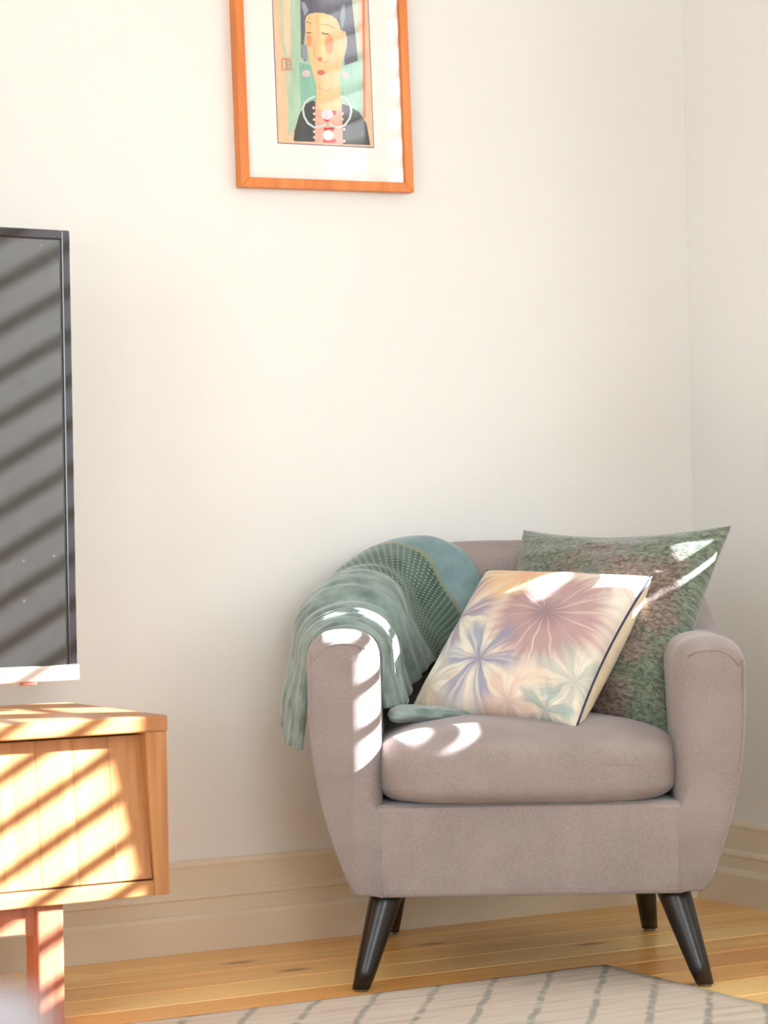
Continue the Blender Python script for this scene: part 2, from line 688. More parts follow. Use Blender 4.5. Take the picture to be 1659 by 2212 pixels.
def build_shell():
    R = 0.046
    ls = []
    for k in range(9):
        th = math.radians(90 * (1 - k / 8))
        ls.append((R * (1 - math.sin(th)), R * (1 - math.cos(th))))
    body = 90
    sl = [(l, s) for l, s in ls]
    sl += [(R + (PATH_LEN - 2 * R) * i / body, 0.0) for i in range(1, body)]
    sl += [(PATH_LEN - l, s) for l, s in reversed(ls)]
    verts, faces = [], []
    m = None
    for l, shrink in sl:
        pr = profile(l)
        m = len(pr)
        for k, (o, z, w) in enumerate(pr):
            if shrink > 0:
                a, b = pr[k - 1], pr[(k + 1) % m]
                tx, tz = b[0] - a[0], b[1] - a[1]
                ln = math.hypot(tx, tz) or 1
                nx, nz = -tz / ln, tx / ln           # inward
                o, z = o + nx * shrink * w, z + nz * shrink * w
            verts.append(shell_pt(l, o, z))
    for i in range(len(sl) - 1):
        for k in range(m):
            k2 = (k + 1) % m
            faces.append((i * m + k, i * m + k2, (i + 1) * m + k2, (i + 1) * m + k))
    faces.append(tuple(range(m)))
    faces.append(tuple(range((len(sl) - 1) * m, len(sl) * m)))
    return mesh('tub_shell', verts, faces, M_FABRIC, CH, True)


shell = build_shell()


def build_apron():
    n = 60
    zs = [(0.157, 0.008), (0.159, 0.003), (0.163, 0.001), (0.17, 0.0), (0.30, 0.0), (0.306, 0.002), (0.310, 0.010)]
    verts, faces = [], []
    for z, ins in zs:
        for i in range(n + 1):
            p, nn = frame_at(PATH_LEN * i / n)
            verts.append((p.x * 1.03, max(p.y, ins + 0.0008), z))
    m = n + 1
    for i in range(len(zs) - 1):
        for k in range(m):
            k2 = (k + 1) % m
            faces.append((i * m + k, i * m + k2, (i + 1) * m + k2, (i + 1) * m + k))
    faces.append(tuple(range(m)))
    faces.append(tuple(range((len(zs) - 1) * m, len(zs) * m)))
    o = mesh('front_apron', verts, faces, M_FABRIC, CH, False)
    return o


build_apron()


def build_seat():
    cx, cy, cz = 0.0, 0.243, 0.370
    a, b, c = 0.257, 0.266, 0.068
    nu, nv = 72, 40
    verts, faces = [], []

    def pw(x, e):
        return math.copysign(abs(x) ** e, x)
    for i in range(nv + 1):
        la = -math.pi / 2 + math.pi * i / nv
        for j in range(nu):
            lo = 2 * math.pi * j / nu
            e1 = 0.40 if la < 0 else 0.60
            r = pw(math.cos(la), e1)
            x = r * pw(math.cos(lo), 0.36)
            y = r * pw(math.sin(lo), 0.36)
            z = pw(math.sin(la), e1)
            zz = cz + c * z
            if z > 0:
                zz += 0.012 * (1 - x * x) * (1 - (y * 0.9) ** 2)
            xx = cx + a * x * (1 + (0.012 if z > -0.6 else 0.0))
            yy_ = cy + b * y
            zz += 0.0025 * noise.noise(Vector((xx * 14, yy_ * 14, 1)))
            verts.append((xx, yy_, zz))
    for i in range(nv):
        for j in range(nu):
            j2 = (j + 1) % nu
            faces.append((i * nu + j, i * nu + j2, (i + 1) * nu + j2, (i + 1) * nu + j))
    o = mesh('seat_cushion', verts, faces, M_FABRIC, CH, True)
    me = o.data
    bm = bmesh.new()
    bm.from_mesh(me)
    bmesh.ops.remove_doubles(bm, verts=bm.verts, dist=0.0004)
    bm.to_mesh(me)
    bm.free()
    # stitched seam across the front
    pts = []
    for j in range(41):
        u = -1 + 2 * j / 40
        x = 0.236 * u
        pts.append((x, cy - b * (1 - abs(u) ** 7 * 0.16) + 0.0015, 0.374 + 0.004 * math.sin(u * 2) - 0.004 * abs(u)))
    tube('seam', pts, 0.0014, M_FABRIC, o, 6)
    return o


build_seat()


def chair_leg(top, foot, r0, r1):
    top, foot = Vector(top), Vector(foot)
    pts, rs = [], []
    for i in range(7):
        t = i / 6
        pts.append(top.lerp(foot, t))
        rs.append(r0 + (r1 - r0) * t)
    o = tube('leg', pts, rs, M_BLACK, CH, 20)
    # trim the foot level with the floor
    for v in o.data.vertices:
        if v.co.z < 0.022:
            v.co.z = 0.004
    tube('glide', [(foot.x, foot.y, 0.0), (foot.x, foot.y, 0.006)], r1 * 0.72, M_GLIDE, o, 14)
    return o


chair_leg((-0.238, 0.075, 0.165), (-0.286, 0.022, 0.004), 0.0290, 0.0155)
chair_leg((0.240, 0.075, 0.165), (0.288, 0.022, 0.004), 0.0290, 0.0155)
chair_leg((-0.225, 0.520, 0.165), (-0.246, 0.610, 0.004), 0.0255, 0.0150)
chair_leg((0.225, 0.520, 0.165), (0.246, 0.610, 0.004), 0.0255, 0.0150)

# piping along the outer front edge of both arms
for side in (0, 1):
    pts = []
    l = 0.0 if side == 0 else PATH_LEN
    for o_, z, w in profile(l):
        if 0.165 <= z and o_ > 0.045 or (z > top_height(l) - 0.03):
            p = shell_pt(l, o_ - 0.007 if z < top_height(l) - 0.03 else o_ * 0.86 + 0.006, z if z < top_height(l) - 0.03 else z - 0.022)
            pts.append((p.x, 0.0005, p.z))
    tube('piping', pts[:24], 0.0022, M_FABRIC, CH, 6)


# ------------------------------------------------------------------ throw blanket over the left arm
def blanket_material():
    t = NT('green_velvet_throw')
    uvn = t.n('ShaderNodeUVMap')
    uvn.uv_map = 'uv'
    sep = t.n('ShaderNodeSeparateXYZ')
    t.l(uvn.outputs[0], sep.inputs[0])
    u, v = sep.outputs[0], sep.outputs[1]
    co = t.coord()
    wob = t.math('MULTIPLY', t.math('SUBTRACT', t.noise(co, 9, 2), 0.5), 0.03)
    s = t.math('ADD', u, wob)
    sage = t.ramp(t.noise(co, 22, 4), [(0.3, srgb(86, 104, 98)), (0.7, srgb(144, 160, 155))])
    k = 128.0
    a = t.math('MULTIPLY', t.math('ADD', u, v), k * 0.7)
    b = t.math('MULTIPLY', t.math('SUBTRACT', u, v), k * 0.7)
    fa = t.math('SUBTRACT', t.math('FRACT', a), 0.5)
    fb = t.math('SUBTRACT', t.math('FRACT', b), 0.5)
    d = t.math('SQRT', t.math('ADD', t.math('MULTIPLY', fa, fa), t.math('MULTIPLY', fb, fb)))
    dot = t.math('SUBTRACT', 1.0, t.fade(d, 0.14, 0.28))
    dgreen = t.ramp(t.noise(co, 18, 3), [(0.3, srgb(62, 84, 76)), (0.7, srgb(92, 116, 104))])
    dotted = t.mix(t.math('MULTIPLY', dot, 0.8), dgreen, srgb(164, 164, 140))
    blue = t.ramp(t.noise(co, 16, 4), [(0.3, srgb(92, 118, 124)), (0.7, srgb(130, 154, 156))])
    c = t.mix(t.fade(s, 0.335, 0.345), sage, dotted)
    c = t.mix(t.fade(s, 0.437, 0.442), c, srgb(128, 134, 116))
    c = t.mix(t.fade(s, 0.446, 0.451), c, blue)
    t.bump(t.noise(co, 300, 3), 0.3, 0.001)
    return t.set(c, 0.85, 0.2, sheen=0.5)


M_THROW = blanket_material()
TH = empty('throw_blanket', CH.location, CH.rotation_euler.z)
tag(TH, 'green and blue velvet throw blanket draped over the left arm of the armchair', 'blanket')


def drape_pt(l, qd, off):
    """point at distance qd along the shell profile from its crest (negative = outside)"""
    h = top_height(l)
    oo = outer_off(h - 0.055)
    c = oo / 2
    r = 0.060
    arc = math.pi * r / 2
    if abs(qd) <= arc:
        an = math.pi / 2 + qd / r
        x, s = -math.cos(an), math.sin(an)           # x>0: inside
        o = c - (c + off) * x
        z = h - 0.055 + (0.055 + off) * max(0.0, s) ** 0.85
    else:
        ex = abs(qd) - arc
        z = h - 0.055 - ex
        if qd > 0:
            o = -off
        else:
            o = outer_off(max(z, 0.45)) + off + 0.02 * min(1, ex / 0.15)
    return shell_pt(l, o, z)


L0, L1 = 0.105, 0.575


def blanket_fn(u, v):
    l = L0 + (L1 - L0) * u
    qo = -(0.245 - 0.03 * u)                      # length on the outside
    h = top_height(l)
    qi = 0.094 + (h - 0.055 - 0.462)              # reach the seat on the inside
    qd = qo + (qi - qo) * v
    f = 1 - sstep(u, 0.55, 0.85)
    off = 0.016 + 0.016 * math.sin(math.pi * min(1, u * 1.05)) + 0.005 * noise.noise(Vector((l * 12, qd * 6, 4)))
    for li, sl, wd, dp in ((0.150, 0.10, 0.007, 0.008), (0.178, 0.22, 0.006, 0.007), (0.205, -0.05, 0.009, 0.010),
                           (0.243, 0.16, 0.007, 0.008), (0.262, 0.02, 0.006, 0.006), (0.305, 0.10, 0.010, 0.011),
                           (0.352, -0.06, 0.008, 0.006), (0.430, 0.05, 0.016, 0.006)):
        c = li + sl * qd * 0.5 + 0.012 * noise.noise(Vector((qd * 7, li * 60, 0)))
        k = 0.35 + 0.65 * sstep(noise.noise(Vector((qd * 4.5, li * 90, 3))), -0.3, 0.4)
        off -= dp * k * math.exp(-((l - c) / wd) ** 2)
    off += 0.003 * f * noise.noise(Vector((l * 70 + qd * 12, qd * 9, 7)))
    off += 0.012 * math.exp(-((u - 0.50) / 0.10) ** 2)          # raised edge where the layers overlap
    edge = min(u, 1 - u)
    off -= 0.012 * (1 - sstep(edge, 0.0, 0.05)) + 0.014 * (1 - sstep(u, 0.0, 0.22))
    l2 = l + 0.018 * noise.noise(Vector((qd * 9, 5, 1))) * (1 - sstep(u, 0, 0.2)) + (0.09 * sstep(qd, 0.06, 0.25)) * (1 - u) * 0.7 + 0.46 * max(0.0, qd + 0.02) * sstep(u, 0.15, 0.9)
    if qd < -0.06:                               # bulky folds hanging outside
        off += 0.008 * sstep(-qd, 0.06, 0.20)
    if qd > 0.09:                                # billow away from the arm lower down inside
        off += 0.030 * sstep(qd, 0.09, 0.24) * (1 - 0.6 * u)
    return drape_pt(l2, qd, max(0.004, off))


bl = grid('draped_cloth', 150, 90, blanket_fn, M_THROW, TH,
          uvfn=lambda u, v: (0.535 * u + 0.05 * (v - 0.5) * (1 - u), 0.55 * v))
md = bl.modifiers.new('thick', 'SOLIDIFY')
md.thickness = 0.010
md.offset = 1.0


def hem_fn(u, v):
    """rounded roll of cloth lying on the seat beside the arm"""
    t = u
    x = -0.236 + 0.185 * t
    y = 0.150 + 0.085 * t + 0.008 * math.sin(6 * t)
    r = (1 - 0.5 * t) * math.sqrt(max(0.0, 1 - (2 * t - 1) ** 8)) + 0.01
    a = 2 * math.pi * v
    k = 1 + 0.25 * noise.noise(Vector((t * 7, math.cos(a) * 2, math.sin(a) * 2)))
    return Vector((x, y + 0.055 * r * math.cos(a) * k, 0.452 - 0.006 * t + 0.016 * r * math.sin(a) * k))


grid('folded_hem', 40, 28, hem_fn, M_THROW, TH, uvfn=lambda u, v: (0.05, v * 0.2))


# ------------------------------------------------------------------ cushions
def square_axes(e1, e2):
    """depth components that make two image vectors the sides of a square"""
    dot = e1[0] * e2[0] + e1[1] * e2[1]
    d = (e2[0] ** 2 + e2[1] ** 2) - (e1[0] ** 2 + e1[1] ** 2)
    u = (d + math.sqrt(d * d + 4 * dot * dot)) / 2
    z1 = math.sqrt(u)
    return -z1, dot / z1            # both negative: right side and bottom come nearer


def cushion_frame(tl, tr, br, bl_, depth):
    e1 = ((tr[0] - tl[0] + br[0] - bl_[0]) / 2, (tr[1] - tl[1] + br[1] - bl_[1]) / 2)
    e2 = ((bl_[0] - tl[0] + br[0] - tr[0]) / 2, (bl_[1] - tl[1] + br[1] - tr[1]) / 2)
    z1, z2 = square_axes(e1, e2)
    s = depth / FPX
    a = (CR * e1[0] - CU * e1[1] + CF * z1) * s
    b = (CR * e2[0] - CU * e2[1] + CF * z2) * s
    cx = (tl[0] + tr[0] + br[0] + bl_[0]) / 4
    cy = (tl[1] + tr[1] + br[1] + bl_[1]) / 4
    X = a.normalized()
    N = a.cross(-b).normalized()
    Y = N.cross(X)
    if N.dot(CF) > 0:
        raise RuntimeError('cushion faces away')
    M = Matrix((X, Y, N)).transposed().to_4x4()
    M.translation = at_depth(cx, cy, depth)
    return M, a.length / 2, b.length / 2


def pillow_xy(u, v, hx, hy, pinch):
    return hx * u * (1 - pinch * (1 - v * v) ** 1.0), hy * v * (1 - pinch * (1 - u * u) ** 1.0)


def pillow(name, hx, hy, tf, tb, pinch, mf, mb, parent, wrinkle, n=70):
    def side(sgn, th):
        def fn(a, b):
            u = math.sin((2 * a - 1) * math.pi / 2)
            v = math.sin((2 * b - 1) * math.pi / 2)
            x, y = pillow_xy(u, v, hx, hy, pinch)
            k = (max(0.0, (1 - u * u)) * max(0.0, (1 - v * v)))
            z = th * k ** (0.42 if sgn > 0 else 0.36)
            z += wrinkle(x, y, u, v, sgn) * min(1.0, k * 6)
            return Vector((x, y, sgn * max(z, 0.0)))
        return fn
    uvf = lambda a, b: (0.5 + 0.5 * math.sin((2 * a - 1) * math.pi / 2), 0.5 + 0.5 * math.sin((2 * b - 1) * math.pi / 2))
    f = grid('front_panel', n, n, side(1, tf), mf, parent, uvfn=uvf)
    b = grid('back_panel', n // 2, n // 2, side(-1, tb), mb, parent, uvfn=uvf)
    return f, b


def floral_material():
    t = NT('starburst_print_linen')
    uvn = t.n('ShaderNodeUVMap')
    uvn.uv_map = 'uv'
    nz = t.n('ShaderNodeTexNoise')
    t.l(uvn.outputs[0], nz.inputs['Vector'])
    nz.inputs['Scale'].default_value = 7.0
    mixv = t.n('ShaderNodeVectorMath', operation='SCALE')
    sub = t.n('ShaderNodeVectorMath', operation='SUBTRACT')
    t.l(nz.outputs['Color'], sub.inputs[0])
    sub.inputs[1].default_value = (0.5, 0.5, 0.5)
    t.l(sub.outputs[0], mixv.inputs[0])
    mixv.inputs['Scale'].default_value = 0.05
    addv = t.n('ShaderNodeVectorMath', operation='ADD')
    t.l(uvn.outputs[0], addv.inputs[0])
    t.l(mixv.outputs[0], addv.inputs[1])
    vec = addv.outputs[0]
    base = t.ramp(t.noise(vec, 3.0, 3), [(0.3, srgb(216, 192, 174)), (0.5, srgb(216, 208, 192)), (0.7, srgb(218, 198, 180))])
    c = base

    def burst(cx, cy, rad, col, core, rays, soft, strength, phase=0.0):
        nonlocal c
        s = t.n('ShaderNodeVectorMath', operation='SUBTRACT')
        t.l(vec, s.inputs[0])
        s.inputs[1].default_value = (cx, cy, 0)
        sp = t.n('ShaderNodeSeparateXYZ')
        t.l(s.outputs[0], sp.inputs[0])
        an = t.math('ARCTAN2', sp.outputs[1], sp.outputs[0])
        r = t.math('SQRT', t.math('ADD', t.math('MULTIPLY', sp.outputs[0], sp.outputs[0]),
                                  t.math('MULTIPLY', sp.outputs[1], sp.outputs[1])))
        w1 = t.math('SINE', t.math('ADD', t.math('MULTIPLY', an, float(rays)), phase))
        w2 = t.math('SINE', t.math('ADD', t.math('MULTIPLY', an, float(rays * 2 + 3)), phase * 2.3))
        w3 = t.math('SINE', t.math('MULTIPLY', an, float(rays * 5 + 1)))
        w = t.math('ADD', t.math('ADD', t.math('MULTIPLY', w1, 0.5), t.math('MULTIPLY', w2, 0.3)), t.math('MULTIPLY', w3, 0.2))
        pet = t.fade(w, -0.65 + soft, 0.5 + soft)
        edge = t.math('ADD', r, t.math('MULTIPLY', w2, 0.02))
        disc = t.math('SUBTRACT', 1.0, t.fade(edge, rad * 0.62, rad * 1.05))
        cen = t.math('SUBTRACT', 1.0, t.fade(r, 0.0, rad * 0.42))
        col2 = t.mix(t.math('MULTIPLY', cen, 0.85), srgb(*col), srgb(*core))
        fac = t.math('MULTIPLY', t.math('MAXIMUM', pet, t.math('MULTIPLY', cen, 0.8)), t.math('MULTIPLY', disc, strength))
        c = t.mix(fac, c, col2)
    burst(0.36, 0.92, 0.36, (220, 176, 126), (218, 144, 86), 9, -0.5, 0.75)
    burst(0.03, 0.58, 0.34, (138, 120, 146), (116, 98, 130), 5, 0.1, 0.8, 1.0)
    burst(0.85, 0.98, 0.30, (184, 152, 148), (158, 130, 134), 8, 0.1, 0.6, 0.4)
    burst(0.68, 0.56, 0.36, (164, 130, 134), (112, 86, 106), 14, -0.75, 0.88, 0.7)
    burst(0.38, 0.24, 0.30, (134, 138, 162), (84, 94, 138), 6, 0.1, 0.85, 2.0)
    burst(0.10, 0.12, 0.22, (176, 152, 142), (160, 130, 122), 6, 0.1, 0.5)
    burst(0.95, 0.22, 0.26, (158, 168, 160), (130, 146, 146), 7, 0.0, 0.6, 0.3)
    burst(0.62, 0.02, 0.20, (204, 172, 156), (158, 126, 132), 6, 0.0, 0.6, 0.9)
    burst(0.84, 0.03, 0.17, (136, 160, 158), (104, 132, 138), 5, 0.0, 0.75, 0.5)
    weave = t.noise(t.coord('UV', scale=(60, 420, 1)), 1.0, 2)
    c = t.mix(t.math('MULTIPLY', t.fade(weave, 0.55, 0.75), 0.18), c, srgb(240, 226, 204))
    t.bump(t.noise(t.coord('UV'), 220, 3), 0.3, 0.0012)
    return t.set(c, 0.85, 0.2, sheen=0.1)


def velvet_material():
    t = NT('crushed_olive_velvet')
    uv = t.coord('UV')
    crush = t.noise(t.coord('UV', scale=(1, 1.5, 1)), 42, 6, 0.7, 0.5)
    sepv = t.n('ShaderNodeSeparateXYZ')
    t.l(uv, sepv.inputs[0])
    rim = t.math('MAXIMUM', t.math('MULTIPLY', t.math('SUBTRACT', sepv.outputs[1], 0.62), 0.55),
                 t.math('MULTIPLY', t.math('SUBTRACT', sepv.outputs[0], 0.72), 0.6))
    warm = t.math('SUBTRACT', t.math('ADD', t.noise(uv, 2.6, 3), 0.10), t.math('MAXIMUM', rim, 0.0))
    dark = t.mix(t.fade(warm, 0.42, 0.6), srgb(62, 68, 58), srgb(70, 56, 50))
    light = t.mix(t.fade(warm, 0.42, 0.6), srgb(128, 140, 120), srgb(142, 124, 114))
    c = t.mix(t.fade(crush, 0.32, 0.72), dark, light)
    t.bump(crush, 0.5, 0.004)
    return t.set(c, 0.55, 0.3, sheen=0.6)


M_FLORAL = floral_material()
M_VELVET = velvet_material()
M_CREAM = plain('cream_linen_back', (222, 204, 174), 0.9, 0.2, 0.08, 30)
M_NAVY = plain('navy_piping_cord', (62, 62, 82), 0.8, 0.2, 0.1, 60)


def cushion_floral():
    M, hx, hy = cushion_frame((1066, 1246), (1402, 1240), (1228, 1560), (880, 1540), 4.40)
    e = empty('scatter_cushion')
    e.matrix_world = M
    tag(e, 'small pale floral cushion with starburst print and navy piping, in front on the seat', 'cushion')

    def wr(x, y, u, v, s):
        w = 0.007 * noise.noise(Vector((x * 11, y * 11, 2 + s)))
        w += 0.006 * noise.noise(Vector((x * 30, y * 8, 5))) * max(0, abs(u) - 0.5)
        w -= 0.016 * math.exp(-(((v + 0.72) / 0.10) ** 2)) * sstep(u, 0.1, 0.6) * 0.7
        return w
    pillow('scatter_cushion', hx, hy, 0.074, 0.10, 0.075, M_FLORAL, M_CREAM, e, wr, 90)
    pts = []
    n = 40
    for k in range(4):
        for i in range(n):
            a = -1 + 2 * i / n
            u, v = [(a, -1), (1, a), (-a, 1), (-1, -a)][k]
            x, y = pillow_xy(u, v, hx, hy, 0.075)
            pts.append((x, y, 0.0))
    tube('piping', pts, 0.0026, M_NAVY, e, 8, True)
    return e


def cushion_green():
    M, hx, hy = cushion_frame((1146, 1146), (1574, 1136), (1428, 1584), (1000, 1594), 4.50)
    e = empty('scatter_cushion')
    e.matrix_world = M
    tag(e, 'large crushed velvet cushion in olive green and brown, behind by the right arm', 'cushion')

    def wr(x, y, u, v, s):
        w = 0.009 * noise.noise(Vector((x * 9, y * 9, 12 + s)))
        w += 0.004 * noise.noise(Vector((x * 22 + y * 10, y * 40, 15)))
        w += 0.012 * noise.noise(Vector((x * 12, y * 34, 25))) * sstep(u, 0.1, 0.7) * sstep(-v, -0.5, 0.4)
        return w
    pillow('scatter_cushion', hx, hy, 0.080, 0.06, 0.13, M_VELVET, M_VELVET, e, wr, 90)
    return e


cushion_green()
cushion_floral()


# ------------------------------------------------------------------ sideboard
def sideboard():
    # local x along the wall (to the right), y into the wall; origin on the floor below the front right corner
    e = empty('sideboard', (-1.458, -0.55, 0.0))
    tag(e, 'low oak sideboard on reddish wooden legs below the television', 'sideboard')
    L, D, zb, zt = 1.75, 0.42, 0.193, 0.480
    th = 0.026
    box('top', (-L, 0, zt - th), (0.0025, D, zt), M_OAK, e, 0.003)
    for s_, x_ in ((1, 0.0), (-1, -L)):
        q0, q1 = x_ - s_ * 0.025, x_ - s_ * 0.037          # thicker towards the top
        vs = [(x_, y_, z_) for z_ in (zb, zt - th) for y_ in (0.001, D)] + [(q0, y_, zb) for y_ in (0.001, D)] + \
             [(q1, y_, zt - th) for y_ in (0.001, D)]
        mesh('side_panel', vs, [(0, 1, 3, 2), (4, 5, 7, 6), (0, 2, 6, 4), (1, 3, 7, 5), (0, 1, 5, 4), (2, 3, 7, 6)], M_OAKV, e)
    box('bottom_panel', (-L + th, 0.001, zb), (-th, D, zb + 0.024), M_OAK, e, 0.0015)
    box('back_panel', (-L + th, D - 0.012, zb + 0.024), (-th, D, zt - th), M_OAKV, e)
    # slanted doors: the upper edge is set back under the top; each is made of upright boards
    x1 = -th - 0.002
    nd = 3
    dw = (L - 2 * th - 0.004) / nd
    z0, z1 = zb + 0.026, zt - th - 0.002
    slant = math.atan2(0.024, z1 - z0)
    hgt = (z1 - z0) / math.cos(slant) - 0.004
    for k in range(nd):
        d = empty('door')
        d.parent = e
        d.location = (x1 - dw * k, 0.004, z0 + 0.001)
        d.rotation_euler = (-slant, 0, 0)
        nb = 9
        bw = (dw - 0.003) / nb
        bm = bmesh.new()
        box_bm(bm, (-bw + 0.0002, 0, 0), (-0.0002, 0.018, hgt), 0.0006, 1)
        me = bpy.data.meshes.new('board')
        bm.to_mesh(me)
        bm.free()
        me.materials.append(M_OAKV)
        for i in range(nb):
            o = link('board', me, parent=d)
            o.location = (-bw * i, 0.0, 0)
    # underframe
    for x in (-0.222, -L + 0.222 - 0.05):
        for y in (0.012, D - 0.065):
            box('leg', (x, y, 0.0), (x + 0.044, y + 0.052, zb), M_ROSE, e, 0.003)
    vs = []
    xr0, xr1 = -L + 0.222 - 0.006, -0.222
    prof = [(xr0, zb - 0.052), (xr0 + 0.02, zb - 0.044), (xr1 - 0.02, zb - 0.044), (xr1, zb - 0.052), (xr1, zb), (xr0, zb)]
    for yy_ in (0.022, 0.044):
        vs += [(x, yy_, z) for x, z in prof]
    n = len(prof)
    fs = [tuple(range(n)), tuple(range(n, 2 * n))] + [(i, (i + 1) % n, n + (i + 1) % n, n + i) for i in range(n)]
    mesh('rail', vs, fs, M_ROSE, e)
    for x in (-0.210, -L + 0.190):
        box('cross_rail', (x, 0.064, zb - 0.045), (x + 0.022, D - 0.065, zb), M_ROSE, e, 0.002)
    return e


sideboard()


# ------------------------------------------------------------------ television
def television():
    t = NT('dusty_black_screen')
    co = t.coord()
    vo = t.n('ShaderNodeTexVoronoi')
    vo.inputs['Scale'].default_value = 26.0
    t.l(co, vo.inputs['Vector'])
    sepc = t.n('ShaderNodeSeparateColor')
    t.l(vo.outputs['Color'], sepc.inputs[0])
    spk = t.math('MULTIPLY', t.math('SUBTRACT', 1.0, t.fade(vo.outputs['Distance'], 0.02, 0.10)),
                 t.math('GREATER_THAN', sepc.outputs[0], 0.55))
    film = t.noise(co, 30, 5, 0.7)
    base = t.ramp(film, [(0.3, (0.0115, 0.011, 0.0105, 1)), (0.7, (0.0155, 0.0145, 0.014, 1))])
    m = t.set(t.mix(t.math('MULTIPLY', spk, 0.5), base, (0.05, 0.05, 0.052, 1)), 0.16, 1.0)
    # origin on the sideboard top below the right end of the screen
    e = empty('television', (-1.512, -0.315, 0.480), math.radians(3.0))
    tag(e, 'black flat screen television with silver lower bezel on the sideboard', 'television')
    w, z0, z1 = 1.24, 0.049, 0.803
    bz = 0.016
    zs = z0 + 0.026
    box('screen', (-w + bz, 0.003, zs), (-bz, 0.008, z1 - bz), m, e)
    boxes('bezel', [((-w, 0, zs), (-w + bz, 0.03, z1)), ((-bz, 0, zs), (0, 0.03, z1)),
                    ((-w + bz, 0, z1 - bz), (-bz, 0.03, z1))], M_BEZEL, e, 0.0025)
    box('lower_bezel', (-w, -0.004, z0), (0.002, 0.03, zs), M_SILVER, e, 0.003)
    box('rear_housing', (-w + 0.004, 0.0085, zs), (-0.004, 0.055, z1 - 0.004), M_DARKPLASTIC, e, 0.006)
    box('sensor', (-0.105, -0.002, z0 - 0.005), (-0.075, 0.012, z0), plain('amber_lens', (150, 80, 60), 0.3), e, 0.0015)
    box('stand_neck', (-w / 2 - 0.06, 0.012, 0.010), (-w / 2 + 0.06, 0.04, z0), M_DARKPLASTIC, e, 0.004)
    box('stand_base', (-w / 2 - 0.24, -0.10, 0.0), (-w / 2 + 0.24, 0.12, 0.011), M_DARKPLASTIC, e, 0.004)
    return e


television()


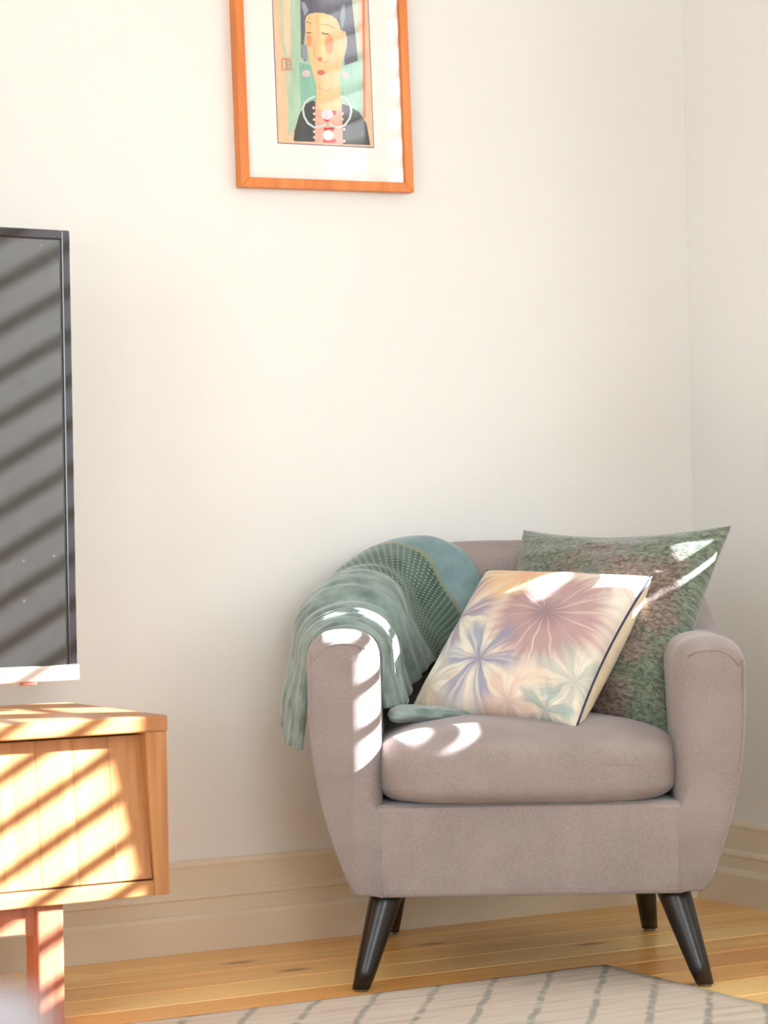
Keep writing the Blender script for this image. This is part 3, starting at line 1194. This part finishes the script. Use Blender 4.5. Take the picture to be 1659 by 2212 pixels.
# ------------------------------------------------------------------ framed painting
def painting():
    tilt = math.radians(1.0)
    P0 = on_plane(522, 403, Vector((0, -0.024, 0)), Vector((0, -1, 0)))
    P1 = on_plane(895, 415.5, Vector((0, -0.024, 0)), Vector((0, -1, 0)))
    w = (P1 - P0).length
    hgt = 0.60
    e = empty('framed_painting', (P0.x, -0.0005, P0.z))
    e.rotation_euler = (0, -math.atan2(P1.z - P0.z, P1.x - P0.x), 0)
    tag(e, 'framed painting of a long faced woman in orange wooden frame on the wall', 'painting')
    bpy.context.view_layer.update()
    inv = e.matrix_world.inverted()
    fw, dp = 0.0185, 0.0235

    def strip(name, pts):
        n = 4
        vs = [(x, -dp, z) for x, z in pts] + [(x, 0, z) for x, z in pts]
        fs = [(0, 1, 2, 3), (4, 5, 6, 7)] + [(i, (i + 1) % n, n + (i + 1) % n, n + i) for i in range(n)]
        o = mesh(name, vs, fs, M_FRAME, e)
        md_ = o.modifiers.new('b', 'BEVEL')
        md_.width = 0.0012
        md_.segments = 2
    strip('frame_rail', [(0, 0), (w, 0), (w - fw, fw), (fw, fw)])
    strip('frame_rail', [(0, hgt), (w, hgt), (w - fw, hgt - fw), (fw, hgt - fw)])
    strip('frame_stile', [(0, 0), (fw, fw), (fw, hgt - fw), (0, hgt)])
    strip('frame_stile', [(w, 0), (w, hgt), (w - fw, hgt - fw), (w - fw, fw)])
    box('mount_board', (fw, -0.0140, fw), (w - fw, -0.004, hgt - fw), M_MATB, e)
    # the painted sheet: flat shapes laid on one another, read off in the picture plane
    yp = -0.0143
    pl_p = e.matrix_world @ Vector((0, yp, 0))
    pl_n = (e.matrix_world.to_3x3() @ Vector((0, -1, 0))).normalized()

    def loc(cx, cy):
        v = inv @ on_plane(560 + cx / 4.88, cy / 4.88, pl_p, pl_n)
        return v.x, v.z
    vs, fs, mi, mats = [], [], [], []
    layer = [0]

    def pm(rgb, var=0.10, sc=40):
        k = 'paint_%d_%d_%d' % rgb
        for i, m_ in enumerate(mats):
            if m_.name == k:
                return i
        t = NT(k)
        cc = srgb(*rgb)
        v = t.noise(t.coord(scale=(2.2, 1, 0.5)), sc, 5, 0.6)
        lo = tuple(x * (1 - var) for x in cc[:3]) + (1,)
        hi = tuple(min(1, x * (1 + var)) for x in cc[:3]) + (1,)
        mats.append(t.set(t.ramp(v, [(0.3, lo), (0.7, hi)]), 0.8, 0.2))
        return len(mats) - 1

    def poly(pts, rgb, var=0.10):
        layer[0] += 1
        y = yp - 0.000035 * layer[0]
        b = len(vs)
        for p in pts:
            x, z = loc(*p)
            vs.append((x, y, z))
        fs.append(tuple(range(b, b + len(pts))))
        mi.append(pm(rgb, var))

    def ell(cx, cy, rx, ry, rgb, n=20):
        poly([(cx + rx * math.cos(2 * math.pi * i / n), cy + ry * math.sin(2 * math.pi * i / n)) for i in range(n)], rgb)

    def stroke(pts, wd, rgb):
        lp, rp = [], []
        for i, p in enumerate(pts):
            a, b_ = pts[max(0, i - 1)], pts[min(len(pts) - 1, i + 1)]
            dx, dy = b_[0] - a[0], b_[1] - a[1]
            ln = math.hypot(dx, dy) or 1
            lp.append((p[0] - dy / ln * wd / 2, p[1] + dx / ln * wd / 2))
            rp.append((p[0] + dy / ln * wd / 2, p[1] - dx / ln * wd / 2))
        for i in range(len(pts) - 1):
            layer[0] += 0 if i else 1
            y = yp - 0.000035 * layer[0]
            b = len(vs)
            for p in (lp[i], lp[i + 1], rp[i + 1], rp[i]):
                x, z = loc(*p)
                vs.append((x, y, z))
            fs.append((b, b + 1, b + 2, b + 3))
            mi.append(pm(rgb))
    top = -560
    poly([(112, top), (1130, top), (1212, 1562), (193, 1512)], (122, 108, 138))       # violet border
    poly([(122, top), (1122, top), (1203, 1550), (201, 1502)], (238, 196, 160))       # peach ground
    poly([(180, top), (470, top), (470, 1300), (300, 1440), (285, 900), (235, 400)], (196, 206, 176))
    poly([(240, top), (330, top), (352, 540), (300, 600), (255, 420)], (228, 204, 174))
    poly([(330, top), (480, top), (560, 1150), (420, 1250), (300, 1400), (330, 900)], (176, 206, 178))
    poly([(420, 660), (600, 700), (610, 1150), (440, 1150), (430, 900)], (140, 192, 170))
    poly([(840, 560), (1090, 480), (1100, 1260), (860, 1180)], (164, 204, 184))
    poly([(1000, top), (1100, top), (1110, 700), (1060, 500), (1010, 200)], (232, 188, 160))
    poly([(940, top), (1010, top), (1060, 560), (1040, 640), (985, 200)], (196, 204, 180))
    poly([(1080, top), (1104, top), (1120, 1240), (1092, 1260)], (226, 128, 100))
    # hair
    poly([(425, top), (930, top), (985, 100), (1040, 640), (900, 690), (880, 320), (500, 160), (470, 460), (490, 660), (440, 600)], (104, 102, 118))
    poly([(440, 20), (480, 30), (520, 110), (480, 170), (450, 80)], (158, 166, 180))
    poly([(870, 60), (900, 40), (905, 190), (870, 330), (850, 180)], (150, 160, 174))
    poly([(440, 470), (500, 470), (512, 640), (450, 620)], (152, 156, 168))
    # jacket
    poly([(360, 1480), (372, 1380), (420, 1210), (480, 1100), (560, 1060), (600, 1075), (600, 1495), (380, 1490)], (78, 78, 80))
    poly([(865, 1095), (930, 1110), (1050, 1180), (1130, 1300), (1165, 1500), (1170, 1530), (880, 1520)], (78, 78, 80))
    poly([(590, 1060), (868, 1060), (880, 1518), (585, 1500)], (236, 176, 158))
    # face and neck
    poly([(905, 330), (925, 400), (920, 500), (895, 600), (880, 640), (870, 330)], (238, 192, 160))
    poly([(484, 330), (480, 230), (492, 175), (530, 145), (600, 132), (680, 138), (760, 165), (815, 205), (845, 270),
          (862, 340), (892, 420), (888, 560), (868, 680), (850, 800), (845, 950), (868, 1160), (640, 1165), (606, 1140),
          (598, 900), (560, 760), (520, 560), (490, 440)], (232, 198, 146))
    poly([(620, 150), (700, 150), (700, 640), (650, 640), (640, 400)], (238, 208, 146), 0.04)
    ell(735, 470, 50, 112, (232, 178, 132))
    ell(737, 465, 38, 94, (228, 154, 116))
    ell(522, 430, 34, 76, (232, 178, 136))
    ell(522, 428, 24, 60, (230, 156, 122))
    ell(640, 625, 22, 26, (216, 126, 108))
    ell(650, 765, 42, 28, (206, 112, 96))
    stroke([(484, 240), (510, 232), (545, 252)], 6, (150, 110, 80))
    stroke([(650, 266), (690, 258), (740, 270), (790, 298)], 6, (140, 104, 78))
    stroke([(490, 342), (515, 348), (545, 344)], 11, (120, 100, 84))
    stroke([(655, 348), (690, 358), (730, 360)], 14, (112, 96, 84))
    stroke([(560, 460), (580, 560), (604, 630), (640, 648), (680, 655), (745, 640)], 4, (198, 148, 112))
    stroke([(610, 890), (640, 935), (700, 960), (760, 940)], 4, (196, 140, 108))
    # ear drops, necklace, brooches, seal
    ell(492, 776, 44, 40, (224, 204, 206))
    ell(904, 796, 38, 32, (222, 204, 202))
    nl = [(590, 1015), (520, 1045), (475, 1090), (456, 1150), (470, 1230), (510, 1300), (580, 1345), (660, 1330), (700, 1310)]
    stroke(nl, 22, (214, 226, 224))
    nr = [(850, 1010), (910, 1040), (955, 1100), (968, 1170), (950, 1250), (900, 1320), (830, 1345), (770, 1330), (740, 1305)]
    stroke(nr, 22, (214, 226, 224))
    poly([(760, 1168), (806, 1168), (806, 1210), (770, 1215)], (206, 66, 62))
    poly([(670, 1250), (750, 1255), (720, 1290), (690, 1280)], (206, 66, 62))
    poly([(670, 1350), (790, 1345), (780, 1390), (690, 1385)], (206, 66, 62))
    poly([(670, 1470), (804, 1465), (804, 1508), (668, 1505)], (206, 66, 62))
    ell(714, 1208, 62, 54, (236, 210, 216))
    ell(724, 1426, 58, 54, (240, 222, 220))
    for bx_, by_ in ((570, 1138), (576, 1200), (576, 1262), (576, 1390), (576, 1450), (874, 1200), (872, 1260), (890, 1365), (890, 1490)):
        ell(bx_, by_, 15, 15, (232, 206, 196), 10)
    for a, b_ in (((235, 620), (325, 620)), ((325, 620), (332, 738)), ((332, 738), (240, 740)), ((240, 740), (235, 620)),
                  ((282, 625), (286, 735))):
        stroke([a, b_], 9, (220, 128, 104))
    for yy_ in (650, 680, 710):
        stroke([(290, yy_), (322, yy_)], 6, (206, 140, 116))
    # keep the sheet inside the mount opening at the top
    lim = hgt - fw - 0.06
    vs2 = [(x, y, min(z, lim)) for x, y, z in vs]
    me = bpy.data.meshes.new('painted_sheet')
    me.from_pydata(vs2, [], fs)
    for m_ in mats:
        me.materials.append(m_)
    me.polygons.foreach_set('material_index', mi)
    me.update()
    bm = bmesh.new()
    bm.from_mesh(me)
    for f in bm.faces:
        f.normal_update()
        if f.normal.y > 0:
            f.normal_flip()
    bmesh.ops.triangulate(bm, faces=[f for f in bm.faces if len(f.verts) > 4])
    bm.to_mesh(me)
    bm.free()
    link('painted_sheet', me, None, e)
    # glass
    t = NT('picture_glass')
    tr = t.n('ShaderNodeBsdfTransparent')
    gl = t.n('ShaderNodeBsdfGlossy')
    gl.inputs['Roughness'].default_value = 0.0
    fr = t.n('ShaderNodeFresnel')
    fr.inputs['IOR'].default_value = 1.5
    mx = t.n('ShaderNodeMixShader')
    t.l(fr.outputs[0], mx.inputs[0])
    t.l(tr.outputs[0], mx.inputs[1])
    t.l(gl.outputs[0], mx.inputs[2])
    t.l(mx.outputs[0], t.out.inputs[0])
    mesh('glass_pane', [(fw, -0.0195, fw), (w - fw, -0.0195, fw), (w - fw, -0.0195, hgt - fw), (fw, -0.0195, hgt - fw)],
         [(0, 1, 2, 3)], t.m, e)
    return e


painting()


# ------------------------------------------------------------------ sofa whose arm reaches into the near left foreground
def sofa():
    c = at_depth(120, 2125, 1.02)
    e = empty('sofa', (c.x, c.y, 0.0), -YAW)
    tag(e, 'grey upholstered sofa arm, blurred in the near foreground at bottom left', 'sofa')
    box('arm', (-0.20, -0.55, 0.06), (0.0, 0.0, c.z), M_SOFA, e, 0.012, True)
    box('base', (-1.30, -0.55, 0.06), (-0.20, -0.02, 0.30), M_SOFA, e, 0.02, True)
    box('seat_cushion', (-1.29, -0.54, 0.30), (-0.205, -0.01, 0.44), M_SOFA, e, 0.03, True)
    for x in (-0.05, -1.25):
        for y in (-0.05, -0.50):
            tube('leg', [(x, y, 0.0), (x, y, 0.065)], 0.02, M_BLACK, e, 12)


sofa()
